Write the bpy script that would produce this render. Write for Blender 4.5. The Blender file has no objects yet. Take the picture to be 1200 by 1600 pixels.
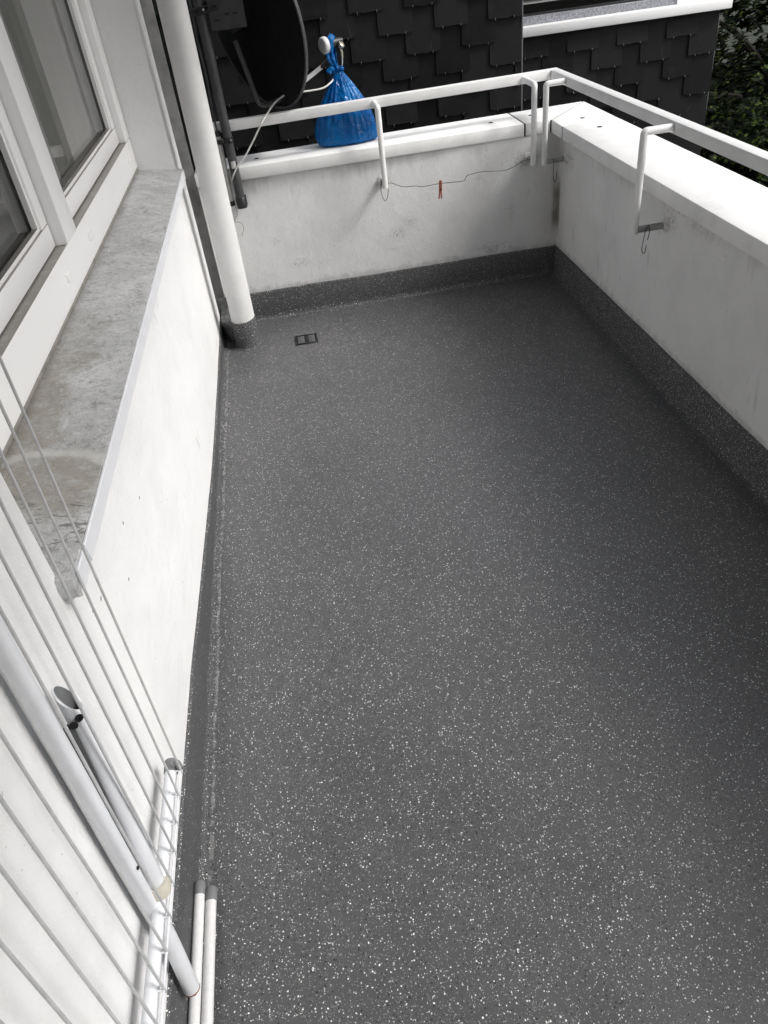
import bpy, bmesh, math, random
from mathutils import Vector, Matrix, noise
random.seed(7)
S = bpy.context.scene
COL = S.collection
PI = math.pi

# ------------------------------------------------------------------ camera
cd = bpy.data.cameras.new('camera'); cam = bpy.data.objects.new('camera', cd); COL.objects.link(cam)
cd.sensor_fit = 'VERTICAL'; cd.sensor_height = 24.0; cd.sensor_width = 18.0
cd.lens = 1162.6 / 1600 * 24.0; cd.clip_start = 0.02; cd.clip_end = 400
_D = Vector((380 - 600, -90 - 800, 1162.6)).normalized()
_V = Vector((797 - 600, 2270 - 800, 1162.6)).normalized()
_Z = -(_V - _D * _V.dot(_D)).normalized()
_X = _D.cross(_Z)
R = Matrix((_X, _D, _Z))                     # world <- camera (right, down, forward)
M = Matrix.Identity(4)
for i in range(3):
    M[i][0] = R[i][0]; M[i][1] = -R[i][1]; M[i][2] = -R[i][2]
M[0][3], M[1][3], M[2][3] = 0.0, 0.0, 1.6
cam.matrix_world = M
S.camera = cam

# ------------------------------------------------------------------ world, sun, exposure
SUN_EL, SUN_AZ = math.radians(45), math.radians(108)      # azimuth clockwise from +y
w = bpy.data.worlds.new('World'); S.world = w; w.use_nodes = True
nt = w.node_tree; nt.nodes.clear()
sky = nt.nodes.new('ShaderNodeTexSky'); sky.sky_type = 'NISHITA'; sky.sun_disc = False
sky.sun_elevation = SUN_EL; sky.sun_rotation = SUN_AZ; sky.air_density = 1.0; sky.dust_density = 5.0; sky.ozone_density = 1.0
hs = nt.nodes.new('ShaderNodeHueSaturation'); hs.inputs['Saturation'].default_value = 0.30
bg = nt.nodes.new('ShaderNodeBackground')
bg.inputs["Strength"].default_value = 0.10
wo = nt.nodes.new('ShaderNodeOutputWorld')
nt.links.new(sky.outputs[0], hs.inputs['Color']); nt.links.new(hs.outputs[0], bg.inputs[0]); nt.links.new(bg.outputs[0], wo.inputs[0])
sd = bpy.data.lights.new('sun', 'SUN'); sd.energy = 1.0; sd.angle = math.radians(13); sd.color = (1.0, 0.99, 0.975)
so = bpy.data.objects.new('sun', sd); COL.objects.link(so)
sv = Vector((math.sin(SUN_AZ) * math.cos(SUN_EL), math.cos(SUN_AZ) * math.cos(SUN_EL), math.sin(SUN_EL)))
so.rotation_euler = sv.to_track_quat('Z', 'Y').to_euler(); so.location = sv * 30
S.view_settings.view_transform = 'Standard'; S.view_settings.look = 'None'
S.view_settings.gamma = 1.0; S.view_settings.use_curve_mapping = False
S.view_settings.exposure = 1.05
S.render.engine = 'CYCLES'
S.cycles.use_denoising = True; S.cycles.denoiser = 'OPENIMAGEDENOISE'; S.cycles.denoising_input_passes = 'RGB_ALBEDO_NORMAL'; S.cycles.denoising_prefilter = 'ACCURATE'; S.cycles.max_bounces = 8; S.cycles.transparent_max_bounces = 24
S.cycles.caustics_reflective = False; S.cycles.caustics_refractive = False

# ------------------------------------------------------------------ helpers
def thing(name, label, cat, loc=(0, 0, 0), group=None):
    o = bpy.data.objects.new(name, None); COL.objects.link(o); o.location = loc; o.empty_display_size = 0.1
    tag(o, label, cat, group); return o
def tag(o, label=None, cat=None, group=None, kind=None):
    if label: o['label'] = label
    if cat: o['category'] = cat
    if group: o['group'] = group
    if kind: o['kind'] = kind
    return o
def base(p):
    v = Vector((0, 0, 0))
    while p is not None: v += p.location; p = p.parent
    return v
def obj(name, bm, m, parent=None, smooth=40, loc=None):
    """bmesh in world coordinates -> one mesh object (child of parent); m is one material or a list."""
    b = base(parent)
    if loc is not None: b = Vector(loc)
    if b.length: bmesh.ops.translate(bm, verts=bm.verts, vec=-b)
    me = bpy.data.meshes.new(name); bm.to_mesh(me); bm.free()
    for x in (m if isinstance(m, (list, tuple)) else [m]): me.materials.append(x)
    if smooth:
        me.polygons.foreach_set('use_smooth', [True] * len(me.polygons))
        me.set_sharp_from_angle(angle=math.radians(smooth))
    o = bpy.data.objects.new(name, me); COL.objects.link(o)
    if parent: o.parent = parent
    if loc is not None: o.location = loc
    return o
def struct(name, bm, m, label=None, smooth=40):
    return tag(obj(name, bm, m, None, smooth), label, None, None, 'structure')
def B(): return bmesh.new()
def box(bm, lo, hi, bev=0.0, seg=2, mi=0):
    lo, hi = Vector(lo), Vector(hi)
    vs = [bm.verts.new((x, y, z)) for x in (lo.x, hi.x) for y in (lo.y, hi.y) for z in (lo.z, hi.z)]
    q = [(0, 1, 3, 2), (4, 6, 7, 5), (0, 4, 5, 1), (2, 3, 7, 6), (0, 2, 6, 4), (1, 5, 7, 3)]
    fs = [bm.faces.new([vs[i] for i in f]) for f in q]
    for f in fs: f.material_index = mi
    if bev:
        es = list({e for f in fs for e in f.edges})
        bmesh.ops.bevel(bm, geom=es, offset=bev, segments=seg, profile=0.5, affect='EDGES', clamp_overlap=True)
    return bm
def prism(bm, poly, z0, z1, bev=0.0):
    """plan polygon (ccw) extruded in z"""
    a = [bm.verts.new((x, y, z0)) for x, y in poly]; b = [bm.verts.new((x, y, z1)) for x, y in poly]
    n = len(poly)
    fs = [bm.faces.new(a[::-1]), bm.faces.new(b)] + [bm.faces.new((a[i], a[(i + 1) % n], b[(i + 1) % n], b[i])) for i in range(n)]
    if bev:
        bmesh.ops.bevel(bm, geom=list({e for f in fs for e in f.edges}), offset=bev, segments=2, profile=0.5, affect='EDGES', clamp_overlap=True)
    return bm
def tube(bm, pts, r, seg=12, caps=True, ry=None, up=None, round_end=False):
    """swept tube; r a number or a list; ry an optional second radius (flattened)"""
    pts = [Vector(p) for p in pts]; n = len(pts)
    rs = r if isinstance(r, (list, tuple)) else [r] * n
    if round_end:
        d0 = (pts[0] - pts[1]).normalized(); d1 = (pts[-1] - pts[-2]).normalized(); a, b = rs[0], rs[-1]
        pts = [pts[0] + d0 * a, pts[0] + d0 * a * .7] + pts + [pts[-1] + d1 * b * .7, pts[-1] + d1 * b]
        rs = [a * .25, a * .72] + list(rs) + [b * .72, b * .25]; n = len(pts)
    t0 = (pts[1] - pts[0]).normalized()
    u = Vector(up) if up else (Vector((0, 0, 1)) if abs(t0.z) < .9 else Vector((1, 0, 0)))
    u = (u - t0 * u.dot(t0)).normalized(); rings = []
    for i, p in enumerate(pts):
        t = (pts[min(i + 1, n - 1)] - pts[max(i - 1, 0)]).normalized()
        u = (u - t * u.dot(t)).normalized(); v = t.cross(u)
        k = 1.0
        if 0 < i < n - 1:
            c = (pts[i] - pts[i - 1]).normalized().dot((pts[i + 1] - pts[i]).normalized()); k = 1 / math.sqrt(max(.35, (1 + c) / 2))
        q = ry if ry is not None else rs[i]
        rings.append([bm.verts.new(p + u * math.cos(2 * PI * j / seg) * rs[i] * k + v * math.sin(2 * PI * j / seg) * (q if ry is not None else rs[i]) * k) for j in range(seg)])
    for a, b in zip(rings, rings[1:]):
        for j in range(seg): bm.faces.new((a[j], a[(j + 1) % seg], b[(j + 1) % seg], b[j]))
    if caps: bm.faces.new(rings[0][::-1]); bm.faces.new(rings[-1])
    return bm
def smoothpath(pts, n=6):
    P = [Vector(p) for p in pts]; out = []
    for i in range(len(P) - 1):
        p0, p1, p2, p3 = P[max(i - 1, 0)], P[i], P[i + 1], P[min(i + 2, len(P) - 1)]
        for k in range(n):
            t = k / n
            out.append(0.5 * ((2 * p1) + (p2 - p0) * t + (2 * p0 - 5 * p1 + 4 * p2 - p3) * t * t + (3 * p1 - p0 - 3 * p2 + p3) * t ** 3))
    out.append(P[-1]); return out
def fillet(pts, r, n=5):
    P = [Vector(p) for p in pts]; out = [P[0]]
    for i in range(1, len(P) - 1):
        a = (P[i - 1] - P[i]); b = (P[i + 1] - P[i]); k = min(r, a.length * .48, b.length * .48)
        A = P[i] + a.normalized() * k; C2 = P[i] + b.normalized() * k
        for j in range(n + 1):
            t = j / n; out.append(A * (1 - t) ** 2 + P[i] * 2 * t * (1 - t) + C2 * t * t)
    out.append(P[-1]); return out
def lathe(bm, prof, c, axis=(0, 0, 1), seg=24, caps=True):
    """prof: (radius, height) pairs along axis from c"""
    a = Vector(axis).normalized(); u = a.orthogonal().normalized(); v = a.cross(u); c = Vector(c); rings = []
    for r, h in prof:
        rings.append([bm.verts.new(c + a * h + (u * math.cos(2 * PI * j / seg) + v * math.sin(2 * PI * j / seg)) * max(r, 1e-5)) for j in range(seg)])
    for p, q in zip(rings, rings[1:]):
        for j in range(seg): bm.faces.new((p[j], p[(j + 1) % seg], q[(j + 1) % seg], q[j]))
    if caps: bm.faces.new(rings[0][::-1]); bm.faces.new(rings[-1])
    return bm

# ------------------------------------------------------------------ materials
class N:
    """tiny node-tree builder"""
    def __init__(s, name):
        s.m = bpy.data.materials.new(name); s.m.use_nodes = True; s.t = s.m.node_tree; s.t.nodes.clear()
        s.out = s.n('OutputMaterial'); s.p = s.n('BsdfPrincipled'); s.link(s.p.outputs[0], s.out.inputs[0])
        s.pos = s.n('NewGeometry').outputs['Position']
    def n(s, k): return s.t.nodes.new('ShaderNode' + k)
    def link(s, a, b): s.t.links.new(a, b)
    def set(s, sock, v):
        if isinstance(v, bpy.types.NodeSocket): s.link(v, sock)
        elif isinstance(v, (tuple, list)) and len(v) == 3 and sock.type == 'RGBA': sock.default_value = (*v, 1)
        else: sock.default_value = v
    def val(s, k, v): s.set(s.p.inputs[k], v); return s
    def scl(s, vec, sc):
        m = s.n('VectorMath'); m.operation = 'MULTIPLY'; s.set(m.inputs[0], vec); m.inputs[1].default_value = sc; return m.outputs[0]
    def noise(s, scale, detail=3, rough=.55, vec=None, dist=0.0, out='Fac'):
        t = s.n('TexNoise'); s.link(vec if vec is not None else s.pos, t.inputs['Vector']); t.inputs['Scale'].default_value = scale
        t.inputs['Detail'].default_value = detail; t.inputs['Roughness'].default_value = rough; t.inputs['Distortion'].default_value = dist
        return t.outputs[out]
    def ramp(s, f, a, b, lo=0.0, hi=1.0, smooth=True):
        m = s.n('MapRange'); m.interpolation_type = 'SMOOTHSTEP' if smooth else 'LINEAR'; s.set(m.inputs[0], f)
        m.inputs[1].default_value = a; m.inputs[2].default_value = b; m.inputs[3].default_value = lo; m.inputs[4].default_value = hi
        return m.outputs[0]
    def math(s, op, a, b=0.0, c=None):
        m = s.n('Math'); m.operation = op; s.set(m.inputs[0], a); s.set(m.inputs[1], b)
        if c is not None: s.set(m.inputs[2], c)
        return m.outputs[0]
    def mix(s, f, a, b, mode='MIX'):
        m = s.n('Mix'); m.data_type = 'RGBA'; m.blend_type = mode; s.set(m.inputs[0], f); s.set(m.inputs[6], a); s.set(m.inputs[7], b); return m.outputs[2]
    def bump(s, h, strength=.3, dist=.002):
        b = s.n('Bump'); b.inputs['Strength'].default_value = strength; b.inputs['Distance'].default_value = dist; s.link(h, b.inputs['Height'])
        s.link(b.outputs[0], s.p.inputs['Normal']); return s
    def xyz(s, vec=None):
        q = s.n('SeparateXYZ'); s.link(vec if vec is not None else s.pos, q.inputs[0]); return q.outputs
    def spot(s, c, rad, soft=.5, wob=.0, ws=30):
        """soft-edged blot (an ellipsoid of radii rad round c), 1 inside"""
        v = s.n('VectorMath'); v.operation = 'SUBTRACT'; s.link(s.pos, v.inputs[0]); v.inputs[1].default_value = c
        d = s.n('VectorMath'); d.operation = 'DIVIDE'; s.link(v.outputs[0], d.inputs[0]); d.inputs[1].default_value = rad
        l = s.n('VectorMath'); l.operation = 'LENGTH'; s.link(d.outputs[0], l.inputs[0]); f = l.outputs['Value']
        if wob: f = s.math('ADD', f, s.math('MULTIPLY', s.math('SUBTRACT', s.noise(ws, 4), .5), wob))
        return s.ramp(f, 1 - soft, 1 + soft * .3, 1, 0)

def plain(name, col, rough=.5, metal=0.0, var=.12, scale=25, bump=0.0):
    k = N(name); n = k.noise(scale, 4)
    c = tuple(x * (1 - var) for x in col)
    k.val('Base Color', k.mix(k.ramp(n, .35, .7), col, c)).val('Roughness', k.ramp(n, .3, .7, max(.05, rough - .06), min(1, rough + .08))).val('Metallic', metal)
    if bump: k.bump(k.noise(scale * 8, 3), bump, .001)
    return k.m

def m_house():
    k = N('house_render')
    col = k.mix(k.ramp(k.noise(2.3, 5, .6), .42, .75), (.77, .77, .77), (.71, .71, .71))
    # scuffs and little chips
    chips = k.math('MULTIPLY', k.ramp(k.noise(90, 1, .5), .765, .775), k.ramp(k.noise(3.1, 2), .5, .56))
    col = k.mix(k.math('MULTIPLY', chips, .55), col, (.30, .30, .29))
    for c, r, f in (((-.46, 2.25, .752), (.05, .10, .035), .35), ((-.46, 2.30, .247), (.05, .07, .03), .30), ((-.46, 3.38, .115), (.05, .16, .02), .22), ((-.46, .955, .80), (.03, .06, .05), .45)):
        col = k.mix(k.math('MULTIPLY', k.math('MULTIPLY', k.spot(c, r, .8, .8, 40), k.ramp(k.noise(60, 3, vec=k.scl(k.pos, (1, 1, .25))), .42, .6)), f * 1.5), col, (.42, .42, .41))
    for c in ((-.46, 1.297, .673), (-.46, 1.04, .70), (-.46, .99, .72), (-.46, 1.2, .60), (-.46, 1.46, .62), (-.46, .86, .60)):
        col = k.mix(k.math('MULTIPLY', k.spot(c, (.02, .006, .004), .4, .5, 200), .8), col, (.16, .16, .15))
    k.val('Base Color', col).val('Roughness', .82).val('Specular IOR Level', .3)
    h = k.math('ADD', k.math('MULTIPLY', k.noise(9, 3), 3.0), k.math('MULTIPLY', k.noise(190, 3, .7), .75))
    k.bump(h, .6, .004); return k.m
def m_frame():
    k = N('pvc_with_shaded_ledges'); g = k.n('NewGeometry'); q = k.xyz(g.outputs['Normal'])
    d = k.math('MULTIPLY', k.ramp(q[2], .75, .97), k.ramp(k.noise(14, 4, .7), .15, .5, .65, 1))  # upward faces darkened: shade of the ledges put into the colour
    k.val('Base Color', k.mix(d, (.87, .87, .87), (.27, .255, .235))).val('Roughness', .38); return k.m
def m_parapet():
    k = N('parapet_paint'); col = k.mix(k.ramp(k.noise(3.5, 5, .62), .38, .75), (.76, .76, .755), (.68, .68, .675))
    fine = k.math('MULTIPLY', k.ramp(k.noise(55, 4, .7), .62, .72), k.ramp(k.noise(4.2, 3), .48, .62))
    col = k.mix(k.math('MULTIPLY', fine, .6), col, (.22, .22, .21))
    streak = k.math('MULTIPLY', k.ramp(k.noise(26, 3, .6, vec=k.scl(k.pos, (1, 1, .22))), .60, .72), k.ramp(k.noise(3, 2), .45, .6))
    col = k.mix(k.math('MULTIPLY', streak, .30), col, (.28, .28, .27))
    X, Y, Z = k.xyz()
    # brown run-off in the corner
    d = k.math('MAXIMUM', k.math('ABSOLUTE', k.math('SUBTRACT', X, 1.372)), k.math('ABSOLUTE', k.math('SUBTRACT', Y, 3.868)))
    d = k.math('ADD', d, k.math('MULTIPLY', k.math('SUBTRACT', k.noise(30, 4, vec=k.scl(k.pos, (1, 1, .35))), .5), .03))
    run = k.math('MULTIPLY', k.ramp(d, .008, .034, 1, 0), k.math('MULTIPLY', k.ramp(Z, .20, .30), k.ramp(Z, .42, .54, 1, 0)))
    col = k.mix(k.math('MULTIPLY', run, .85), col, (.13, .105, .08))
    damp = k.ramp(k.math('ADD', d, k.math('MULTIPLY', k.math('SUBTRACT', k.noise(9, 4), .5), .16)), .02, .15, 1, 0)
    col = k.mix(k.math('MULTIPLY', damp, .22), col, (.33, .325, .29))
    # dirt round the post fixings, and grime under the coping of the right wall
    for c, r, f in (((1.375, 2.655, .63), (.1, .07, .05), .55), ((1.375, 2.62, .685), (.1, .15, .018), .5), ((1.375, 2.42, .665), (.1, .16, .03), .3), ((1.375, 3.72, .62), (.1, .08, .06), .5),
                    ((.474, 3.885, .605), (.06, .1, .045), .55), ((1.20, 3.885, .605), (.08, .1, .05), .6), ((.52, 3.885, .335), (.05, .1, .05), .5), ((.60, 3.885, .39), (.05, .1, .03), .3),
                    ((1.13, 3.885, .37), (.02, .1, .07), .35), ((1.05, 3.885, .19), (.14, .1, .035), .6), ((.96, 3.885, .55), (.02, .1, .02), .4), ((.0, 3.885, .27), (.06, .1, .03), .35), ((-.1, 3.885, .40), (.03, .1, .03), .3), ((.25, 3.885, .45), (.02, .1, .015), .3)):
        s1 = k.math('MULTIPLY', k.spot(c, r, .9, .9, 22), k.ramp(k.noise(70, 5, .75), .40, .64))
        col = k.mix(k.math('MULTIPLY', s1, f), col, (.17, .165, .155))
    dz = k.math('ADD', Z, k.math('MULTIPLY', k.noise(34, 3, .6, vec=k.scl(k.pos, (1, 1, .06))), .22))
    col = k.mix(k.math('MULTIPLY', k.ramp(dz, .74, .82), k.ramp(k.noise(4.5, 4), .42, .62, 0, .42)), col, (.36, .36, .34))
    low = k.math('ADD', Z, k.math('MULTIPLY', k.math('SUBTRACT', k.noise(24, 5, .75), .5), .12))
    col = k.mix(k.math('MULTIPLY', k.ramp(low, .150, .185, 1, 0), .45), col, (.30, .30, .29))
    k.val('Base Color', col).val('Roughness', .75).val('Specular IOR Level', .3)
    h = k.math('ADD', k.math('MULTIPLY', k.noise(14, 4), 2.0), k.math('MULTIPLY', k.noise(150, 3, .7), .8)); k.bump(h, .6, .0035); return k.m
def m_coping():
    k = N('coping_white'); col = k.mix(k.ramp(k.noise(6, 5, .65), .45, .75), (.80, .80, .79), (.70, .70, .69))
    sm = k.math('MULTIPLY', k.ramp(k.noise(30, 5, .7), .58, .72), k.ramp(k.noise(3, 2), .52, .66))
    col = k.mix(k.math('MULTIPLY', sm, .35), col, (.42, .41, .39))
    k.val('Base Color', col).val('Roughness', .55).bump(k.noise(90, 3), .15, .001); return k.m
def m_floor(name='flake_coating', spec=.8, r0=.35, r1=.50):
    k = N(name)
    col = k.mix(k.ramp(k.noise(1.6, 4, .5), .35, .7), (.068, .0692, .0715), (.056, .0572, .0592))
    col = k.mix(k.ramp(k.noise(.9, 3, .5, vec=k.scl(k.pos, (1, .6, 1))), .35, .65, 0, .5), col, (.084, .085, .087))
    dust = k.math('MULTIPLY', k.ramp(k.noise(13, 6, .8, dist=1.5), .55, .75), k.ramp(k.noise(1.7, 3), .45, .65)); col = k.mix(k.math('MULTIPLY', dust, .22), col, (.19, .19, .185))
    worn = k.noise(5, 5, .65)
    col = k.mix(k.ramp(worn, .62, .85, 0, .25), col, (.16, .16, .16))
    X, Y, Z = k.xyz()
    sx = k.math('ABSOLUTE', k.math('SUBTRACT', X, k.math('MULTIPLY_ADD', k.noise(2.5, 2), .02, -.4405)))
    scuff = k.math('MULTIPLY', k.ramp(sx, .002, .007, 1, 0), k.math('MULTIPLY', k.ramp(k.noise(30, 5, .7), .42, .6), k.ramp(Z, .02, .03, 1, 0)))
    rub = k.math('MULTIPLY', k.ramp(k.noise(24, 5, .75, vec=k.scl(k.pos, (2.2, .5, 1))), .64, .74), k.math('MULTIPLY', k.ramp(X, -.34, -.40), .5))
    col = k.mix(k.math('MAXIMUM', k.math('MULTIPLY', scuff, .55), k.math('MULTIPLY', rub, .4)), col, (.30, .30, .30))
    def flakes(scale, prob, size, rnd=1.0, off=0.0):
        v = k.n('TexVoronoi'); v.feature = 'F1'; v.voronoi_dimensions = '3D'
        m = k.n('VectorMath'); m.operation = 'ADD'; k.link(k.pos, m.inputs[0]); m.inputs[1].default_value = (off, off * 1.7, off * .3)
        d = k.n('VectorMath'); d.operation = 'MULTIPLY_ADD'; wv = k.n('TexNoise'); wv.inputs['Scale'].default_value = scale * 1.3; wv.inputs['Detail'].default_value = 2
        k.link(m.outputs[0], wv.inputs['Vector']); k.link(wv.outputs['Color'], d.inputs[0]); d.inputs[1].default_value = (.95 / scale,) * 3; k.link(m.outputs[0], d.inputs[2])
        k.link(d.outputs[0], v.inputs['Vector']); v.inputs['Scale'].default_value = scale; v.inputs['Randomness'].default_value = rnd
        q = k.n('SeparateColor'); k.link(v.outputs['Color'], q.inputs[0])
        sz = k.math('MULTIPLY_ADD', q.outputs[1], size * .8, size * .45)
        inside = k.math('LESS_THAN', v.outputs['Distance'], sz)
        return k.math('MULTIPLY', inside, k.math('LESS_THAN', q.outputs[0], prob)), q.outputs[2]
    f, b = flakes(400, .34, .34); col = k.mix(f, col, k.mix(b, (.15, .15, .15), (.50, .50, .50)))
    f, b = flakes(250, .17, .36, off=3.3); col = k.mix(f, col, k.mix(b, (.55, .55, .54), (.82, .82, .81)))
    f, b = flakes(235, .13, .43, off=7.1); col = k.mix(f, col, (.006, .006, .007))
    k.val('Base Color', col).val('Roughness', k.ramp(k.noise(8, 5, .6), .3, .75, r0, r1)).val('Specular IOR Level', spec)
    h = k.math('ADD', k.noise(240, 2, .5), k.math('MULTIPLY', k.noise(12, 3), 1.2)); k.bump(h, .22, .0015); return k.m
def m_sill():
    k = N('weathered_cement')
    st = k.scl(k.pos, (1.0, .35, 1))
    col = k.mix(k.ramp(k.noise(5, 6, .75, dist=.8), .32, .66), (.52, .525, .53), (.37, .373, .378))
    col = k.mix(k.ramp(k.noise(40, 6, .8, dist=1.6), .50, .60, 0, .55), col, (.20, .198, .19))
    col = k.mix(k.math('MULTIPLY', k.ramp(k.noise(11, 5, .7, dist=2.0), .52, .62), k.ramp(k.noise(55, 4, .8), .40, .62, 0, .8)), col, (.19, .185, .175))
    col = k.mix(k.ramp(k.noise(90, 4, .75, vec=k.scl(k.pos, (1.4, .6, 1)), dist=2.5), .57, .65, 0, .6), col, (.68, .68, .675))
    col = k.mix(k.ramp(k.noise(14, 5, .75, dist=2.2), .56, .64, 0, .4), col, (.63, .63, .63))
    X, Y, Z = k.xyz()
    # bare brown cement at the near end and along the frame
    e = k.math('ADD', k.math('MULTIPLY', k.math('SUBTRACT', k.noise(7, 5, .7), .5), .34), 0.0)
    bro = k.math('MULTIPLY', k.ramp(k.math('ADD', X, e), -.555, -.50, 1, 0), k.ramp(k.math('ADD', Y, k.math('MULTIPLY', e, 2.5)), 2.1, 1.55, 0, 1))
    bro = k.math('MAXIMUM', bro, k.math('MULTIPLY', k.spot((-.50, 1.19, .865), (.085, .13, .1), .4, .35, 18), 1.0))
    bro = k.math('MULTIPLY', bro, k.ramp(Y, .99, 1.07))
    col = k.mix(k.math('MULTIPLY', bro, k.ramp(k.noise(30, 6, .8, dist=1), .35, .6, .35, .9)), col, k.mix(k.noise(22, 5, .7), (.175, .165, .135), (.36, .34, .295)))
    # pale wiped arc and light scratches
    ring = k.n('VectorMath'); ring.operation = 'DISTANCE'; k.link(k.pos, ring.inputs[0]); ring.inputs[1].default_value = (-.53, 1.12, .865)
    rr = k.math('ADD', ring.outputs['Value'], k.math('MULTIPLY', k.math('SUBTRACT', k.noise(9, 3), .5), .03))
    arc = k.math('MULTIPLY', k.ramp(k.math('ABSOLUTE', k.math('SUBTRACT', rr, .165)), .004, .022, 1, 0), k.ramp(Y, 1.14, 1.2))
    col = k.mix(k.math('MULTIPLY', arc, .6), col, (.55, .55, .53))
    rg = k.ramp(k.noise(60, 3, .6, vec=k.scl(k.pos, (1.2, .35, 1)), dist=1.4), .66, .72, 0, .5); col = k.mix(rg, col, (.66, .66, .65))
    chips = k.math('MULTIPLY', k.ramp(k.noise(34, 4, .7, vec=k.scl(k.pos, (.5, 1.6, 1))), .555, .60), k.math('MULTIPLY', k.ramp(Y, .97, 1.01), k.ramp(Y, 1.10, 1.18, 1, 0)))
    col = k.mix(k.math('MULTIPLY', chips, .8), col, (.12, .115, .11))
    k.val('Base Color', col).val('Roughness', k.ramp(k.noise(9, 4), .35, .65, .38, .75))
    k.bump(k.math('ADD', k.noise(60, 5, .7), k.math('MULTIPLY', k.noise(12, 4), 1.5)), .6, .004); return k.m
def m_slate():
    k = N('natural_slate'); oi = k.n('ObjectInfo'); r = oi.outputs['Random']
    v = k.n('VectorMath'); v.operation = 'ADD'; k.link(k.pos, v.inputs[0]); k.link(oi.outputs['Location'], v.inputs[1])
    col = k.mix(r, (.0016, .0017, .0020), (.0125, .0129, .0142))
    n = k.noise(9, 6, .7, vec=v.outputs[0], dist=.6); col = k.mix(k.ramp(n, .5, .8, 0, .6), col, (.018, .0185, .0195))
    sc = k.ramp(k.noise(18, 3, .6, vec=k.scl(v.outputs[0], (1, 1, .18)), dist=1.0), .66, .74, 0, .5); col = k.mix(sc, col, (.034, .035, .037))
    k.val('Base Color', col).val('Roughness', k.ramp(n, .3, .7, .42, .62)).val('Specular IOR Level', .16)
    k.bump(k.math('ADD', k.noise(14, 6, .7, vec=v.outputs[0]), k.math('MULTIPLY', k.noise(70, 4, .6), .3)), .45, .004); return k.m
def m_glass(name='window_glass', tint=(.90, .905, .90)):
    k = N(name); k.t.nodes.remove(k.p)
    g = k.n('BsdfGlossy'); g.inputs['Roughness'].default_value = .0; t = k.n('BsdfTransparent'); t.inputs[0].default_value = (*tint, 1)
    ge = k.n('NewGeometry'); dt = k.n('VectorMath'); dt.operation = 'DOT_PRODUCT'; k.link(ge.outputs['Normal'], dt.inputs[0]); k.link(ge.outputs['Incoming'], dt.inputs[1])
    c = k.math('SUBTRACT', 1.0, k.math('ABSOLUTE', dt.outputs['Value'])); f = k.math('MULTIPLY_ADD', k.math('POWER', c, 5.0), .90, .045); mx = k.n('MixShader')
    k.link(f, mx.inputs[0]); k.link(t.outputs[0], mx.inputs[1]); k.link(g.outputs[0], mx.inputs[2]); k.link(mx.outputs[0], k.out.inputs[0]); return k.m
def m_bag():
    k = N('blue_polythene'); k.t.nodes.remove(k.p)
    n = k.noise(6, 4); col = k.mix(k.ramp(n, .35, .7), (.0003, .105, .37), (.0005, .20, .56))
    d = k.n('BsdfDiffuse'); k.link(col, d.inputs[0]); tr = k.n('BsdfTranslucent'); k.link(col, tr.inputs[0])
    m1 = k.n('MixShader'); m1.inputs[0].default_value = .45; k.link(d.outputs[0], m1.inputs[1]); k.link(tr.outputs[0], m1.inputs[2])
    g = k.n('BsdfGlossy'); g.inputs[0].default_value = (1, 1, 1, 1); g.inputs['Roughness'].default_value = .13
    f = k.n('Fresnel'); f.inputs[0].default_value = 1.5; m2 = k.n('MixShader'); k.link(k.math('MULTIPLY', f.outputs[0], .5), m2.inputs[0]); k.link(m1.outputs[0], m2.inputs[1]); k.link(g.outputs[0], m2.inputs[2])
    b = k.n('Bump'); b.inputs['Strength'].default_value = .8; b.inputs['Distance'].default_value = .012
    k.link(k.math('ADD', k.noise(24, 3, .6, vec=k.scl(k.pos, (1, 1, .22)), dist=.6), k.math('MULTIPLY', k.math('ABSOLUTE', k.math('SUBTRACT', k.noise(15, 2, .5, dist=1.2), .5)), -1.5)), b.inputs['Height'])
    for q in (d, tr, g, f): k.link(b.outputs[0], q.inputs['Normal'])
    k.link(m2.outputs[0], k.out.inputs[0]); return k.m
def m_leaf():
    k = N('maple_leaf'); oi = k.noise(2.2, 3); fi = k.noise(21, 2)
    col = k.mix(k.ramp(oi, .42, .68), (.0015, .0035, .001), (.008, .017, .003)); col = k.mix(k.ramp(fi, .54, .66, 0, .95), col, (.075, .11, .018))  # sunlit leaves painted as bright noise patches among near-black ones
    k.val('Base Color', col).val('Roughness', .55).val('Specular IOR Level', .12)
    tr = k.n('BsdfTranslucent'); k.link(col, tr.inputs[0]); mx = k.n('MixShader'); mx.inputs[0].default_value = .22
    k.link(k.p.outputs[0], mx.inputs[1]); k.link(tr.outputs[0], mx.inputs[2]); k.link(mx.outputs[0], k.out.inputs[0]); return k.m

UPST = m_floor('flake_coating_upstand', .35, .5, .62)
HOUSE, PARA, COPE, FLOOR, SILL, SLATE, GLASS, BAG, LEAF = m_house(), m_parapet(), m_coping(), m_floor(), m_sill(), m_slate(), m_glass(), m_bag(), m_leaf()
GREYP = plain('shaded_pier_render', (.42, .42, .41), .85, var=.3, scale=12, bump=.4)  # grey stands in for the shade on the corner pier
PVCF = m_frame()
PVC = plain('white_pvc', (.84, .84, .84), .35, var=.05, scale=4)
RAILW = plain('white_enamel', (.76, .76, .755), .42, var=.10, scale=9, bump=.1)
WIREW = plain('shaded_wire_coating', (.48, .485, .49), .4, var=.15, scale=40)  # shade on the wires' visible side put into an even grey
RACKW = plain('white_plastic_coating', (.66, .675, .70), .38, var=.08, scale=14)
LEGW = plain('scratched_white_tube', (.64, .64, .64), .45, var=.09, scale=90)
DRIP = plain('drip_edge_paint', (.70, .712, .738), .5, var=.06, scale=9)
STUB = plain('wall_stub_grey', (.36, .36, .35), .6, var=.25, scale=30)  # wall stubs a darker grey than the posts
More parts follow.
